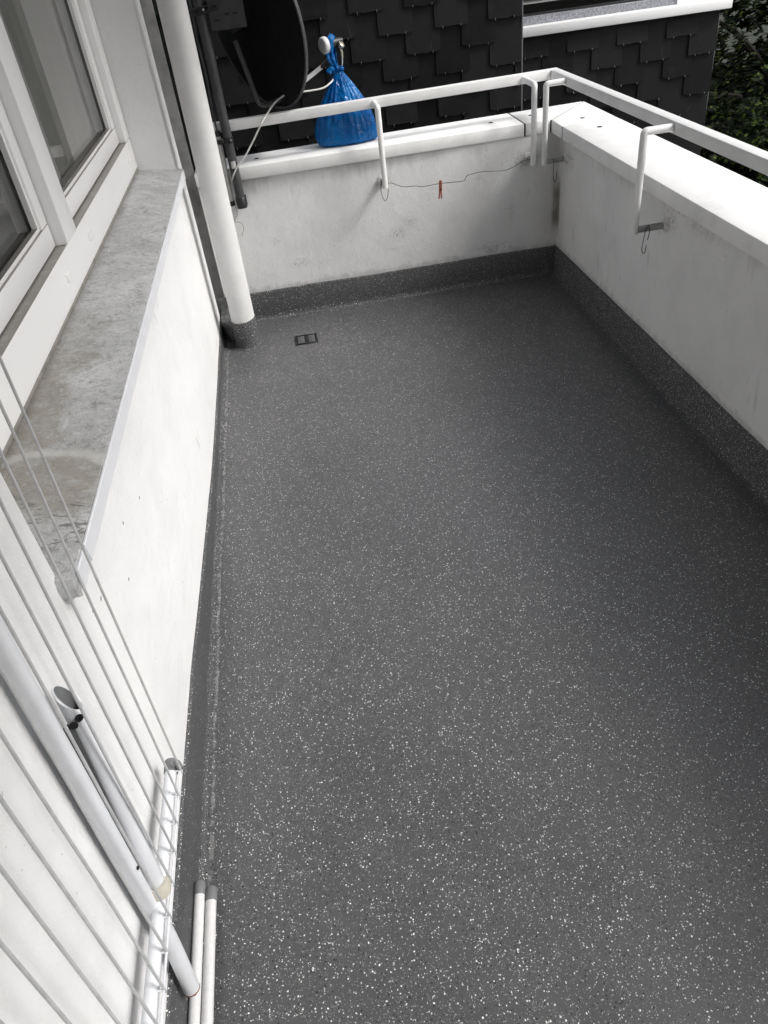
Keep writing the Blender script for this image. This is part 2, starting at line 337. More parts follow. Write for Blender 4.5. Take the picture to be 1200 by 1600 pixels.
TUBEIN = plain('shaded_tube_inside', (.16, .165, .17), .5)  # bare inside, its colour darkened for the shade within the tube
CAPG = plain('grey_end_cap', (.17, .175, .18), .55)
CREAM = plain('cream_plastic', (.56, .53, .45), .5)
GASK = plain('black_gasket', (.015, .015, .016), .5)
TAUPE = plain('joint_sealant', (.26, .245, .22), .7, var=.3, scale=18)
PIPEW = plain('painted_downpipe', (.68, .68, .675), .5, var=.09, scale=9, bump=.1)
GALV = plain('weathered_steel', (.050, .052, .053), .6, metal=0, var=.3, scale=20)
CONDW = plain('grey_conduit', (.42, .42, .41), .5, var=.2)
DARKM = plain('dark_metal', (.022, .022, .024), .45, metal=.3)
DISHM = plain('dark_dish_paint', (.003, .003, .0035), .7); DISHM.node_tree.nodes['Principled BSDF'].inputs['Specular IOR Level'].default_value = .12
DISHR = plain('grey_dish_rim', (.06, .06, .065), .4)
SILVER = plain('zinc_hook', (.45, .45, .46), .35, metal=.8)
PLATE = plain('dull_zinc_plate', (.022, .0225, .023), .6, var=.3, scale=20)
TRIM = plain('zinc_trim', (.16, .165, .175), .45, metal=.4)
WIREB = plain('dark_wire', (.03, .027, .024), .5, metal=.5)
COAX = plain('white_cable', (.66, .65, .62), .45)
LNBW = plain('lnb_cap_grey_white', (.60, .60, .60), .4)
BRASS = plain('connector_metal', (.55, .52, .42), .3, metal=.8)
PEG = plain('red_brown_peg', (.36, .09, .045), .45, var=.3, scale=60)
RUST = plain('rusty_tip', (.25, .09, .035), .8, var=.5, scale=90)
HOLE = plain('shadow_black', (.006, .006, .006), .9)
GRATE = plain('drain_plastic', (.13, .135, .14), .4)
BLACKP = plain('black_plastic', (.012, .012, .012), .4)
CURT = plain('grey_curtain', (.40, .395, .38), .9, var=.08, scale=5)
ROOM = plain('room_plaster', (.30, .30, .29), .9)
GRANITE = plain('speckled_granite', (.34, .35, .38), .4, var=.55, scale=70)
BARK = plain('dark_bark', (.018, .015, .012), .9, var=.4, bump=.5)
GROUND = plain('dark_lawn', (.016, .022, .011), .85, var=.25, scale=1.2)
LABELM = plain('paper_label', (.55, .55, .54), .6, var=.4, scale=220)

XW, XR, YF, ZC = -.46, 1.375, 3.885, .768

# ------------------------------------------------------------------ setting: far ground and balcony floor
bm = B(); g = 160
vs = [bm.verts.new(p) for p in ((-g, -g, -5.6), (g, -g, -5.6), (g, g, -5.6), (-g, g, -5.6))]; bm.faces.new(vs)
struct('ground', bm, GROUND, 'dark green ground far below the balcony')
bm = B(); box(bm, (9.5, 19, -5.599), (18, 26.5, -5.56)); struct('pavement', bm, plain('pale_paving', (.55, .55, .55), .85, var=.25, scale=1.2), 'pale paved yard seen through the tree leaves')
bm = B(); box(bm, (XW, -2.0, -.22), (XR, YF, 0.0)); struct('balcony_floor', bm, FLOOR, 'dark grey balcony floor with white and black flakes', 0)

# coved upstands of the same coating (pieces of the floor)
floor = bpy.data.objects['balcony_floor']
def upstand(name, p0, p1, inw, hfun, cove=.016, n=90, thick=.008, seed=0):
    """membrane turned up the wall from p0 to p1 (at the wall line), inw = unit vector into the balcony"""
    bm = B(); p0, p1, inw = Vector((*p0, 0)), Vector((*p1, 0)), Vector((*inw, 0)); rows = []
    for i in range(n + 1):
        t = i / n; p = p0.lerp(p1, t); s = (p1 - p0).length * t
        h = hfun(t) + .0035 * noise.noise(Vector((s * 3, seed, 0))) + .0012 * noise.noise(Vector((s * 17, seed, 4)))
        wob = 1 + .18 * noise.noise(Vector((s * 2.2, seed, 9)))
        prof = [(.000, h), (thick * .7, h - .001), (thick, h - .006), (thick, .03 * wob)]
        for q in range(1, 5):
            a = q / 5 * PI / 2; prof.append((thick + cove * wob * (1 - math.cos(a)), .03 * wob * (1 - math.sin(a)) + .004))
        prof += [(thick + cove * wob + .006, .0026), (thick + cove * wob + .013, .0011), (thick + cove * wob + .0165, .0002)]
        rows.append([bm.verts.new(p + inw * a + Vector((0, 0, z))) for a, z in prof])
    for a, b in zip(rows, rows[1:]):
        for j in range(len(a) - 1): bm.faces.new((a[j], b[j], b[j + 1], a[j + 1]))
    bmesh.ops.recalc_face_normals(bm, faces=bm.faces)
    return obj(name, bm, UPST, floor, 60)
LH = [(-2.0, .15), (1.0, .153), (1.36, .146), (1.74, .114), (2.3, .073), (2.7, .064), (3.3, .072), (3.9, .075)]
def lh(t):
    y = -2.0 + t * (YF + 2.0)
    for (a, ha), (b, hb) in zip(LH, LH[1:]):
        if y <= b: return ha + (hb - ha) * (y - a) / (b - a)
    return LH[-1][1]
upstand('upstand', (XW, -2.0), (XW, YF), (1, 0), lh, cove=.006, n=140, seed=1)
upstand('upstand', (XW, YF), (XR, YF), (0, -1), lambda t: .150 + .012 * max(0, .04 - t) / .04 * 0, cove=.010, seed=2)
upstand('upstand', (XR, YF), (XR, -2.0), (-1, 0), lambda t: .150, cove=.012, n=140, seed=3)

# floor drain
d = thing('floor_drain', 'small dark rectangular drain grate set in the grey floor', 'drain', (-.035, 3.535, 0))
bm = B()
for lo, hi in (((-.092, 3.484), (-.084, 3.586)), ((.014, 3.484), (.022, 3.586)), ((-.084, 3.484), (.014, 3.491)), ((-.084, 3.579), (.014, 3.586))):
    box(bm, (*lo, .0005), (*hi, .0065), .001, 1)
obj('drain_frame', bm, BLACKP, d)
bm = B(); box(bm, (-.0838, 3.4912, .0006), (.0138, 3.5788, .0018)); obj('drain_well', bm, HOLE, d, 0)
for sx in (-.078, -.024):
    for i in range(5):
        bm = B(); y = 3.500 + i * .0160; box(bm, (sx, y, .0018), (sx + .034, y + .0062, .0058), .001, 1); obj('bar', bm, GRATE, d)

# ------------------------------------------------------------------ house wall with window
house = thing('house_wall', 'white rendered house wall with a window and projecting sill', 'house wall', (XW, 1.5, 0))
Y0, Y1, Z0, Z1 = .925, 3.567, .835, 2.25
bm = B()
T = -.84
def quad(*p): bm.faces.new([bm.verts.new(q) for q in p])
YE = 3.868
ys = [-2.0, Y0, Y1, YE]; zs = [-.22, Z0, Z1, 3.1]
for i in range(3):
    for j in range(3):
        if i == 1 and j == 1: continue
        a, b, c, e = ys[i], ys[i + 1], zs[j], zs[j + 1]
        n = max(1, int((b - a) / (.06 if i < 2 else .012))); m_ = max(1, int((e - c) / .06))
        for p in range(n):
            for q in range(m_):
                y_a, y_b = a + (b - a) * p / n, a + (b - a) * (p + 1) / n; z_a, z_b = c + (e - c) * q / m_, c + (e - c) * (q + 1) / m_
                quad((XW, y_a, z_a), (XW, y_b, z_a), (XW, y_b, z_b), (XW, y_a, z_b))
bmesh.ops.remove_doubles(bm, verts=bm.verts, dist=.0005)
for v in bm.verts:                                   # hand-floated plaster is never flat
    if -.2 < v.co.z < 3.0: v.co.x += .0022 * noise.noise(v.co * 2.1)
    if v.co.y > 3.80: q = min(1, (v.co.y - 3.80) / (YE - 3.80)); v.co.x -= .07 * (1 - math.sqrt(max(0, 1 - q * q)))
def rev(y0, y1):                                     # a reveal, slightly ragged at its outer edge
    n = 40
    L_ = [bm.verts.new((XW + .0022 * noise.noise(Vector((XW, y0, Z0 + (Z1 - Z0) * i / n)) * 2.1), y0, Z0 + (Z1 - Z0) * i / n)) for i in range(n + 1)]
    Q_ = [bm.verts.new((-.70, y1, Z0 + (Z1 - Z0) * i / n)) for i in range(n + 1)]
    for i in range(n): bm.faces.new((L_[i], L_[i + 1], Q_[i + 1], Q_[i]))
rev(Y1, Y1 - .025); rev(Y0, Y0 + .01)
quad((XW, Y0, Z1), (XW, Y1, Z1), (-.70, Y1, Z1), (-.70, Y0, Z1))
quad((XW, Y0, Z0), (-.70, Y0, Z0), (-.70, Y1, Z0), (XW, Y1, Z0))
quad((XW - .07, YE, -.22), (T, YE, -.22), (T, YE, 3.1), (XW - .07, YE, 3.1))
quad((XW, -2, 3.1), (XW, 3.80, 3.1), (T, 3.80, 3.1), (T, -2, 3.1))
bmesh.ops.recalc_face_normals(bm, faces=bm.faces)
obj('plaster', bm, HOUSE, house, 50)
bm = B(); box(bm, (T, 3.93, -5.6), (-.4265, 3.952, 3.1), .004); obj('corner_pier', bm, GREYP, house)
bm = B(); box(bm, (XW + .004, -1.0, -.22), (1.66, -.86, 2.718)); obj('shade_wall', bm, HOUSE, house, 0)  # unseen wall added behind the camera to dim the near left side
bm = B()                                             # the storeys above and below, and the room behind
box(bm, (-5, -2, 3.102), (XW, 4.25, 6.4)); box(bm, (XW - .01, -2.4, 2.72), (1.32, 3.85, 2.92)); box(bm, (-5, -2, -5.6), (XW, 3.88, -.224)); obj('storey', bm, HOUSE, house, 0)
bm = B()
quad((-.845, -2, .2), (-4, -2, .2), (-4, 3.8, .2), (-.845, 3.8, .2)); quad((-4, -2, .2), (-4, 3.8, .2), (-4, 3.8, 2.6), (-4, -2, 2.6))
quad((-.845, -2, 2.6), (-.845, 3.8, 2.6), (-4, 3.8, 2.6), (-4, -2, 2.6)); quad((-.845, 3.8, .2), (-4, 3.8, .2), (-4, 3.8, 2.6), (-.845, 3.8, 2.6)); quad((-.845, -2, .2), (-4, -2, .2), (-4, -2, 2.6), (-.845, -2, 2.6))
obj('room', bm, ROOM, house, 0)
bm = B()
for lo, hi in (((T, Y0 - .3, .2), (-.70, Y0 + .01, 2.6)), ((T, Y1 - .025, .2), (-.70, 3.8, 2.6)), ((T, Y0 + .01, .2), (-.70, Y1 - .025, Z0)), ((T, Y0 + .01, Z1), (-.70, Y1 - .025, 2.6))): box(bm, lo, hi)
obj('inner_reveal', bm, PVC, house, 0)

# sill
bm = B(); n = 70; rows = []
for i in range(n + 1):
    y = .925 + (3.575 - .925) * i / n
    z_b, z_f = .886, .859 + .0012 * noise.noise(Vector((y * 4, 0, 0)))
    prof = [(-.70, .815), (-.70, z_b + .004), (-.64, z_b), (-.56, .876), (-.50, .868), (-.445, z_f), (-.4335, z_f - .001), (-.4325, z_f - .004), (-.4325, .822), (-.452, .819)]
    rows.append([bm.verts.new((x, y, z + (0.0016 * noise.noise(Vector((x * 20, y * 7, 3))) if z > .85 and x > -.6 and x < -.44 else 0))) for x, z in prof])
for a, b in zip(rows, rows[1:]):
    for j in range(len(a) - 1): bm.faces.new((a[j], a[j + 1], b[j + 1], b[j]))
bm.faces.new(rows[0]); bm.faces.new(rows[-1][::-1]); bmesh.ops.recalc_face_normals(bm, faces=bm.faces)
sill = obj('window_sill', bm, SILL, house, 35)
bm = B(); box(bm, (-.4322, 1.0, .8195), (-.4270, 3.573, .8572), .0012, 1); box(bm, (-.4322, .932, .8185), (-.4275, .9975, .8555), .0012, 1)
obj('drip_edge', bm, DRIP, sill)
bm = B(); rg = []                                     # broken mortar lump at the sill's near end
for i in range(13):
    x = -.50 + .068 * i / 12; k_ = noise.noise(Vector((x * 60, 2, 0)))
    rg.append([(x, .9245, .862 + .002 * k_), (x, .914 + .005 * k_, .858 + .003 * k_), (x, .909 + .004 * k_, .84), (x, .912, .822 + .006 * k_), (x, .9245, .812 + .010 * noise.noise(Vector((x * 45, 7, 0))))])
V_ = [[bm.verts.new(p) for p in r] for r in rg]
for a, b in zip(V_, V_[1:]):
    for j in range(4): bm.faces.new((a[j], b[j], b[j + 1], a[j + 1]))
bm.faces.new(V_[0]); bm.faces.new(V_[-1][::-1]); bmesh.ops.recalc_face_normals(bm, faces=bm.faces); obj('broken_mortar', bm, SILL, sill, 30)
bm = B(); tube(bm, [(-.6235, .94, .893), (-.6235, 1.5, .8945), (-.6235, 2.4, .8925), (-.6235, 3.54, .8935)], .0135, 10); obj('sealant_joint', bm, TAUPE, sill)

# window: outer frame with mullion, two sashes
XF, XS, XG = -.610, -.636, -.662
fy0, fy1, fz0, fz1 = .934, 3.541, .9, 2.25
bm = B()
box(bm, (-.69, fy0, fz0), (XF, fy1, 1.013), .003)                                # bottom rail
box(bm, (-.69, fy0, 1.0135), (XF, fy0 + .075, fz1), .003); box(bm, (-.69, 3.44, 1.0135), (XF, fy1, fz1), .003)
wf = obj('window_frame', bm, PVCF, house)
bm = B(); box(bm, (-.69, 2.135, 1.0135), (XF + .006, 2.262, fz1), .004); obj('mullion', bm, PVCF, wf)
bm = B(); box(bm, (-.618, 2.1362, 1.006), (-.6108, 2.2608, 1.0128), .001, 1); obj('mullion_foot', bm, PVC, wf)
for y in (3.37, 2.395, 2.042):
    bm = B(); c = (XF, y, .958); prism(bm, [(XF - .002, y - .018), (XF + .009, y - .013), (XF + .009, y + .013), (XF - .002, y + .018)][::-1], .948, .969, .002); obj('drain_cap', bm, PVC, wf)
def sash(y0, y1):
    w_ = .062; bm = B(); z0, z1 = 1.017, 2.24; zg = z0 + .058
    o = B()
    box(o, (-.70, y0, z0), (XS, y1, zg), .003); box(o, (-.70, y0, zg + .0005), (XS, y0 + w_, z1), .003); box(o, (-.70, y1 - w_, zg + .0005), (XS, y1, z1), .003)
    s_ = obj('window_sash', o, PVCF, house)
    a, b = y0 + w_, y1 - w_
    for nm_, mt_, t, xa, xb in (('glazing_bead', PVCF, .012, XG + .0045, XS - .007), ('gasket', GASK, .0045, XG, XG + .004)):
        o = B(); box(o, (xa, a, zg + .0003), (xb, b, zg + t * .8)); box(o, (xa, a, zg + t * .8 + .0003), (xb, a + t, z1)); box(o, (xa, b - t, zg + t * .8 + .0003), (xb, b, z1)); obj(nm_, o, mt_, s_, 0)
    o = B(); box(o, (-.676, a + .001, zg + .001), (XG - .001, b - .001, z1)); obj('glass_pane', o, GLASS, s_, 0)
    o = B()
    for lo, hi in (((-.668, y0 - .004, z0 - .003), (-.64, y1 + .004, z0)), ((-.668, y0 - .004, z0), (-.64, y0 - .0002, z1)), ((-.668, y1 + .0002, z0), (-.64, y1 + .004, z1))): box(o, lo, hi)
    obj('weather_seal', o, GASK, s_, 0)
sash(2.267, 3.435); sash(1.014, 2.130)
# curtain behind the far pane
bm = B(); n = 90; prev = None
for i in range(n + 1):
    y = 2.16 + 1.36 * i / n; x = -.716 + .005 * math.sin(i * .33) + .004 * math.sin(i * .9 + 1) + .012 * max(0, 1 - i / 22)
    a, b = bm.verts.new((x, y, .95)), bm.verts.new((x + .004 * math.sin(i), y, 2.3))
    if prev: bm.faces.new((prev[0], a, b, prev[1]))
    prev = (a, b)
cu = obj('curtain', bm, CURT, None, 80); tag(cu, 'grey curtain hanging behind the far window pane', 'curtain')

# ------------------------------------------------------------------ parapets with coping
pw = thing('parapet_wall', 'white far parapet wall behind the blue bag', 'parapet', (.5, YF, 0))
bm = B(); rows = []; nx, nz = 40, 16
for i in range(nx + 1):
    x = -.421 + (1.60 + .421) * i / nx
    rows.append([bm.verts.new((x, YF + (.003 * noise.noise(Vector((x * 2.2, 0, k * .08))) if x < 1.3 else 0), -.22 + (.709 + .22) * k / nz)) for k in range(nz + 1)])
for a, b in zip(rows, rows[1:]):
    for k in range(nz): bm.faces.new((a[k], b[k], b[k + 1], a[k + 1]))
back = [[bm.verts.new((x, 4.105 + .045 * x, z)) for z in (-5.6, .709)] for x in (-.421, 1.59)]
bm.faces.new((back[0][0], back[0][1], back[1][1], back[1][0]))
bmesh.ops.recalc_face_normals(bm, faces=bm.faces); obj('wall_face', bm, PARA, pw, 60)
def yi(x): return 3.860 + .016 * x
def yo(x): return 4.115 + .045 * x
def slab(name, poly, parent, z0=.7105, z1=ZC):
    bm = B(); prism(bm, poly, z0, z1, .004); return obj(name, bm, COPE, parent, 35)
G_ = .0034
c1 = slab('coping_slab', [(-.420, yi(-.42)), (1.196 - G_, yi(1.196)), (1.196 - G_, yo(1.196)), (-.420, yo(-.42))], pw)
xi, xo = 1.326, 1.602
c2 = slab('coping_slab', [(1.196 + G_, yi(1.196)), (xi - G_, yi(xi)), (xo - G_, yo(xo)), (1.196 + G_, yo(1.196))], pw)
def joint(p, q, parent):
    p, q = Vector((*p, 0)), Vector((*q, 0)); d_ = (q - p).normalized(); n_ = Vector((-d_.y, d_.x, 0)) * .0030
    bm = B(); prism(bm, [tuple((p - n_).xy), tuple((q - n_).xy), tuple((q + n_).xy), tuple((p + n_).xy)], .712, ZC - .0022); obj('joint_sealant', bm, GASK, parent, 0)
joint((1.196, yi(1.196) + .001), (1.196, yo(1.196) - .001), c1); joint((xi, yi(xi) + .001), (xo, yo(xo) - .001), c2)
def hole(x, y, parent):
    bm = B(); lathe(bm, [(.013, 0), (.011, .0014)], (x, y, ZC + .0002), seg=10); obj('fixing_plug', bm, HOLE, parent)
hole(1.06, 4.01, c1); hole(1.275, 4.04, c2); hole(-.12, 3.99, c1)
pr = thing('parapet_wall', 'white right-hand parapet wall with wide bright coping', 'parapet', (XR, 1.5, 0))
bm = B(); rows = []; ny = 60
for i in range(ny + 1):
    y = -2 + (YF + 2) * i / ny
    rows.append([bm.verts.new((XR + (.003 * noise.noise(Vector((3, y * 2.2, k * .08))) if 0 < i < ny else 0), y, -.22 + (.709 + .22) * k / nz)) for k in range(nz + 1)])
for a, b in zip(rows, rows[1:]):
    for k in range(nz): bm.faces.new((a[k], b[k], b[k + 1], a[k + 1]))
vs = [bm.verts.new(p) for p in ((1.585, -2, -5.6), (1.585, 4.17, -5.6), (1.585, 4.17, .709), (1.585, -2, .709))]; bm.faces.new(vs)
bmesh.ops.recalc_face_normals(bm, faces=bm.faces); obj('wall_face', bm, PARA, pr, 60)
yj = 3.715
c3 = slab('coping_slab', [(xi + G_, yi(xi)), (xi, yj + G_), (xo, yj + .045 + G_), (xo + G_, yo(xo))][::-1], pr)
c4 = slab('coping_slab', [(xi, yj - G_), (xo, yj + .045 - G_), (xo, -2), (xi, -2)][::-1], pr)
joint((xi + .001, yj), (xo - .001, yj + .045), c3); hole(1.462, 3.82, c3); hole(1.462, 3.60, c4)

# ------------------------------------------------------------------ handrail
hr = thing('handrail', 'white painted metal handrail running round the parapet corner', 'handrail', (1.37, 3.95, .6))
def fy(x): return 3.853 + .072 * (x + .421)          # front face of the far rail
zt, zb = .965, .9235
bm = B(); prism(bm, [(-.352, fy(-.352)), (1.352, fy(1.352)), (1.3535, fy(1.352) + .002), (1.398, fy(1.398) + .045), (-.352, fy(-.352) + .045)], zb, zt, .003); obj('rail', bm, RAILW, hr)
bm = B(); prism(bm, [(1.353, -2), (1.3985, -2), (1.3985, fy(1.398) + .0445), (1.354, fy(1.352) + .0005)], zb, zt, .003); obj('rail', bm, RAILW, hr)
zp, zl = .944, .607
for x, y, dx, dy in ((.474, 3.80, 0, 1), (1.215, 3.80, 0, 1), (1.263, 3.775, 1, 0), (1.252, 2.68, 1, 0)):
    bm = B()
    top = (1.3525, y, zp) if dx else (x, fy(x) - .0005, zp)
    bot = (XR + .01, y - .004, zl + .003) if dx else (x, YF + .012, zl + .003)
    k_ = .011
    pts = fillet([top, (x, y, zp), (x, y, zl - .014)], k_, 3)
    tube(bm, pts, .0134, 16); p_ = obj('post', bm, RAILW, hr, 50)
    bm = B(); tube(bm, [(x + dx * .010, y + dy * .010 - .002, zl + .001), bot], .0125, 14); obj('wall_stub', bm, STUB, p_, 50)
    bm = B(); c = Vector(bot); ax = Vector((dx, dy, 0)); lathe(bm, [(.016, 0), (.023, .010), (.027, .014)], c - ax * .026, ax, 14); obj('mortar_collar', bm, PARA, p_, 60)

# S-hooks on the stubs
def hook(pts, lab):
    bm = B(); tube(bm, smoothpath(pts, 6), .0016, 6); o = obj('wire_hook', bm, WIREB, None, 60, loc=pts[0]); tag(o, lab, 'hook', 'bent wire hooks on the handrail feet'); return o
hook([(.480, 3.825, .622), (.462, 3.812, .63), (.453, 3.80, .60), (.452, 3.80, .572), (.459, 3.80, .545), (.468, 3.80, .534), (.480, 3.80, .548), (.488, 3.80, .585)], 'bent wire hook on the middle rail post of the far wall')
hook([(1.300, 3.775, .60), (1.302, 3.758, .618), (1.304, 3.752, .60), (1.302, 3.752, .56), (1.305, 3.752, .525), (1.312, 3.752, .512), (1.319, 3.752, .53), (1.319, 3.752, .56)], 'dark wire hook on the post in the parapet corner')
hook([(1.300, 2.665, .568), (1.301, 2.657, .60), (1.294, 2.655, .626), (1.285, 2.656, .61), (1.281, 2.658, .57), (1.280, 2.66, .54), (1.284, 2.66, .524), (1.293, 2.66, .524), (1.296, 2.66, .55)], 'dark wire S-hook on the nearest post of the right wall')
# sagging clothes line and peg
bm = B()
cl = [(.490, 3.802, .612), (.512, 3.825, .604), (.545, 3.825, .587), (.575, 3.825, .577), (.628, 3.825, .574), (.660, 3.825, .566), (.750, 3.825, .568), (.862, 3.825, .563), (.878, 3.825, .572), (.892, 3.825, .586), (.968, 3.825, .593), (1.065, 3.825, .583), (1.114, 3.825, .590), (1.165, 3.82, .612), (1.200, 3.802, .624)]
tube(bm, smoothpath(cl, 4), .0015, 6); o = obj('clothes_line', bm, WIREB, None, 60, loc=cl[0]); tag(o, 'thin dark kinked wire strung between the far wall posts', 'clothes line')
pg = thing('clothes_peg', 'red-brown clothes peg clipped on the sagging wire', 'clothes peg', (.75, 3.825, .568))
for s in (-1, 1):
    bm = B(); q = .0042 * s
    pts = [(.7525 + q * .8, 3.8235, .582), (.7515 + q, 3.8235, .56), (.7495 + q * .9, 3.8235, .53), (.747 + q * 1.5, 3.8235, .497)]
    tube(bm, pts, [.0034, .004, .004, .0036], 8, ry=.005, up=(1, 0, 0)); obj('peg_half', bm, PEG, pg, 50)
bm = B(); lathe(bm, [(.0045, -.007), (.0045, .007)], (.7502, 3.8235, .542), (0, 1, 0), 10); obj('spring', bm, DARKM, pg)

# ------------------------------------------------------------------ downpipe, mast, conduit
dp = thing('downpipe', 'thick white rain downpipe in the corner with a dark sealed foot', 'downpipe', (-.327, 3.59, 0))
bm = B(); lathe(bm, [(.0585, .13), (.0570, .8), (.0560, 2.70)], (-.327, 3.59, 0), (.0085, 0, 1), seg=40); obj('pipe', bm, PIPEW, dp)
bm = B(); pr_ = [(.0695, .002), (.0645, .006), (.0630, .016), (.0622, .05), (.0615, .140), (.0600, .145), (.0588, .146)]; lathe(bm, pr_, (-.326, 3.59, 0), seg=40, caps=False)
for v in bm.verts:
    a = math.atan2(v.co.y - 3.59, v.co.x + .326)
    if v.co.z > .1: v.co.z += .006 * math.sin(a * 1.0 + .6) + .002 * noise.noise(Vector((a * 2, 3, 0)))
obj('foot_sleeve', bm, UPST, dp)
bm = B(); prism(bm, [(-.452, 3.70), (-.405, 3.62), (-.392, 3.60), (-.392, 3.876), (-.452, 3.876)], .001, .10, .012); obj('corner_fillet', bm, UPST, floor)

ms = thing('antenna_mast', 'weathered grey antenna mast clamped to the far parapet', 'mast', (-.228, 3.845, .6))
bm = B(); tube(bm, [(-.2275, 3.8435, .612), (-.2285, 3.8435, 2.2)], .0212, 20); obj('mast_tube', bm, GALV, ms)
bm = B(); lathe(bm, [(.0245, 0), (.0245, .045), (.022, .048)], (-.2275, 3.8435, .592), seg=18); box(bm, (-.235, 3.86, .602), (-.220, 3.8845, .628), .002, 1); box(bm, (-.253, 3.8815, .590), (-.202, 3.8855, .640), .001, 1); obj('foot_bracket', bm, DARKM, ms)
def clamp(z, parent, x0=-.2275, x1=-.272):
    bm = B(); lathe(bm, [(.0232, -.012), (.0252, -.011), (.0252, .011), (.0232, .012)], (x0, 3.8435, z), seg=20); box(bm, (x1 - .012, 3.822, z - .010), (x0 - .02, 3.829, z + .010), .002, 1)
    c = obj('pipe_clamp', bm, DARKM, parent)
    bm = B(); lathe(bm, [(.0045, 0), (.0045, .008)], (x0 + .013, 3.818, z + .003), (0.3, -1, 0), 8); obj('clamp_screw', bm, SILVER, c)
clamp(.895, ms); clamp(1.395, ms, x1=-.25)
bm = B(); tube(bm, [(-.30, 3.815, 1.38), (-.225, 3.815, 1.385), (-.15, 3.80, 1.398)], .004, 8); tube(bm, [(-.27, 3.812, 1.402), (-.19, 3.81, 1.41)], .003, 8); obj('clamp_bolt', bm, DARKM, ms)
bm = B(); n = 6; prev = None                        # paper label wrapped on the mast
for i in range(n + 1):
    a = PI * (1.36 + .34 * i / n) ; x, y = -.2276 + .0216 * math.cos(a), 3.8435 + .0216 * math.sin(a)
    q = (bm.verts.new((x, y, .775)), bm.verts.new((x, y, .806)))
    if prev: bm.faces.new((prev[0], q[0], q[1], prev[1]))
    prev = q
obj('label_sticker', bm, LABELM, ms, 60)
cn = thing('cable_conduit', 'short pale cable conduit beside the grey antenna mast', 'conduit', (-.272, 3.85, .62))
bm = B(); tube(bm, [(-.2745, 3.850, .625), (-.2695, 3.850, .922)], .0125, 14); obj('conduit_tube', bm, CONDW, cn)
bm = B(); lathe(bm, [(.015, 0), (.015, .02)], (-.2695, 3.850, .915), seg=14); obj('conduit_cap', bm, BLACKP, cn)
bm = B(); lathe(bm, [(.016, 0), (.016, .022)], (-.2745, 3.850, .607), seg=14); obj('conduit_foot', bm, BLACKP, cn)
bm = B(); tube(bm, smoothpath([(-.2695, 3.850, .93), (-.268, 3.845, 1.05), (-.262, 3.84, 1.16), (-.266, 3.842, 1.30), (-.262, 3.84, 1.45), (-.264, 3.842, 2.2)], 5), .0042, 8)
o = obj('riser_cable', bm, GALV, None, 60, loc=(-.2695, 3.85, .93)); tag(o, 'thin grey cable rising from the pale conduit along the mast', 'cable')
bm = B(); tube(bm, smoothpath([(-.262, 3.872, .60), (-.261, 3.868, .558), (-.281, 3.862, .535), (-.270, 3.865, .522), (-.251, 3.87, .514), (-.246, 3.875, .483), (-.262, 3.876, .451)], 5), .0010, 5)
o = obj('loose_wire', bm, WIREB, None, 60, loc=(-.262, 3.872, .60)); tag(o, 'thin loose wire curling below the conduit on the white wall', 'wire')

# ------------------------------------------------------------------ satellite dish
dish = thing('satellite_dish', 'dark satellite dish seen from behind above the far wall', 'satellite dish', (-.03, 4.05, 1.3))
C0 = Vector((-.014, 4.05, 1.330)); ax = Vector((.80, .52, .16)).normalized()
ux = Vector((0, 0, 1)); ux = (ux - ax * ux.dot(ax)).normalized(); uy = ax.cross(ux)
RD = .352; DEP = .085
def ring(r, dz, n=72): return [C0 + ax * dz + (ux * math.cos(2 * PI * i / n) * 1.06 + uy * math.sin(2 * PI * i / n)) * r for i in range(n)]
bm = B(); rr = []
prof = [(RD * t, -DEP * (1 - t * t)) for t in (.02, .2, .4, .6, .75, .88, .96, 1.0)]
for r, z in prof: rr.append([bm.verts.new(p) for p in ring(r, z)])
for r, z in reversed(prof[:-1]): rr.append([bm.verts.new(p) for p in ring(r, z + .004)])
for a, b in zip(rr, rr[1:]):
    for j in range(72): bm.faces.new((a[j], a[(j + 1) % 72], b[(j + 1) % 72], b[j]))
bm.faces.new(rr[0][::-1]); bm.faces.new(rr[-1]); bmesh.ops.recalc_face_normals(bm, faces=bm.faces)
obj('reflector', bm, DISHM, dish, 50)
bm = B(); pts = ring(RD + .002, .004); n = 72; rr = []
for (dr, dz) in ((0, -.007), (.007, -.006), (.008, .004), (.004, .009), (-.003, .007), (-.002, -.004)):
    rr.append([bm.verts.new(p) for p in ring(RD + dr, dz)])
for a, b in zip(rr, rr[1:] + rr[:1]):
    for j in range(n): bm.faces.new((a[j], a[(j + 1) % n], b[(j + 1) % n], b[j]))
bmesh.ops.recalc_face_normals(bm, faces=bm.faces); obj('rim', bm, DISHR, dish, 60)
bm = B(); cb = C0 - ax * (DEP + .03)                  # back bracket towards the mast
tube(bm, [C0 - ax * (DEP - .004), cb, (-.19, 3.87, 1.40), (-.2285, 3.8435, 1.42)], .022, 10); obj('back_bracket', bm, DARKM, dish)
bp = B(); box(bp, (-.195, 3.818, 1.318), (-.045, 3.822, 1.50), .002, 1); pl = obj('perforated_plate', bp, PLATE, dish)
for x, z in ((-.165, 1.355), (-.168, 1.405), (-.166, 1.45), (-.12, 1.372), (-.085, 1.372), (-.11, 1.44)):
    bm = B(); c = Vector((x, 3.8175, z)); prism(bm, [(x - .010, 3.8166), (x + .010, 3.8166), (x + .010, 3.8178), (x - .010, 3.8178)], z - .004, z + .004, .0005); obj('slot', bm, HOLE, pl)
bm = B(); tube(bm, fillet([(-.112, 3.99, 1.26), (-.088, 3.99, 1.14), (-.058, 4.01, .987), (.0, 4.035, .986), (.085, 4.05, 1.016)], .03, 5), .0115, 8); obj('feed_arm_foot', bm, GALV, dish)
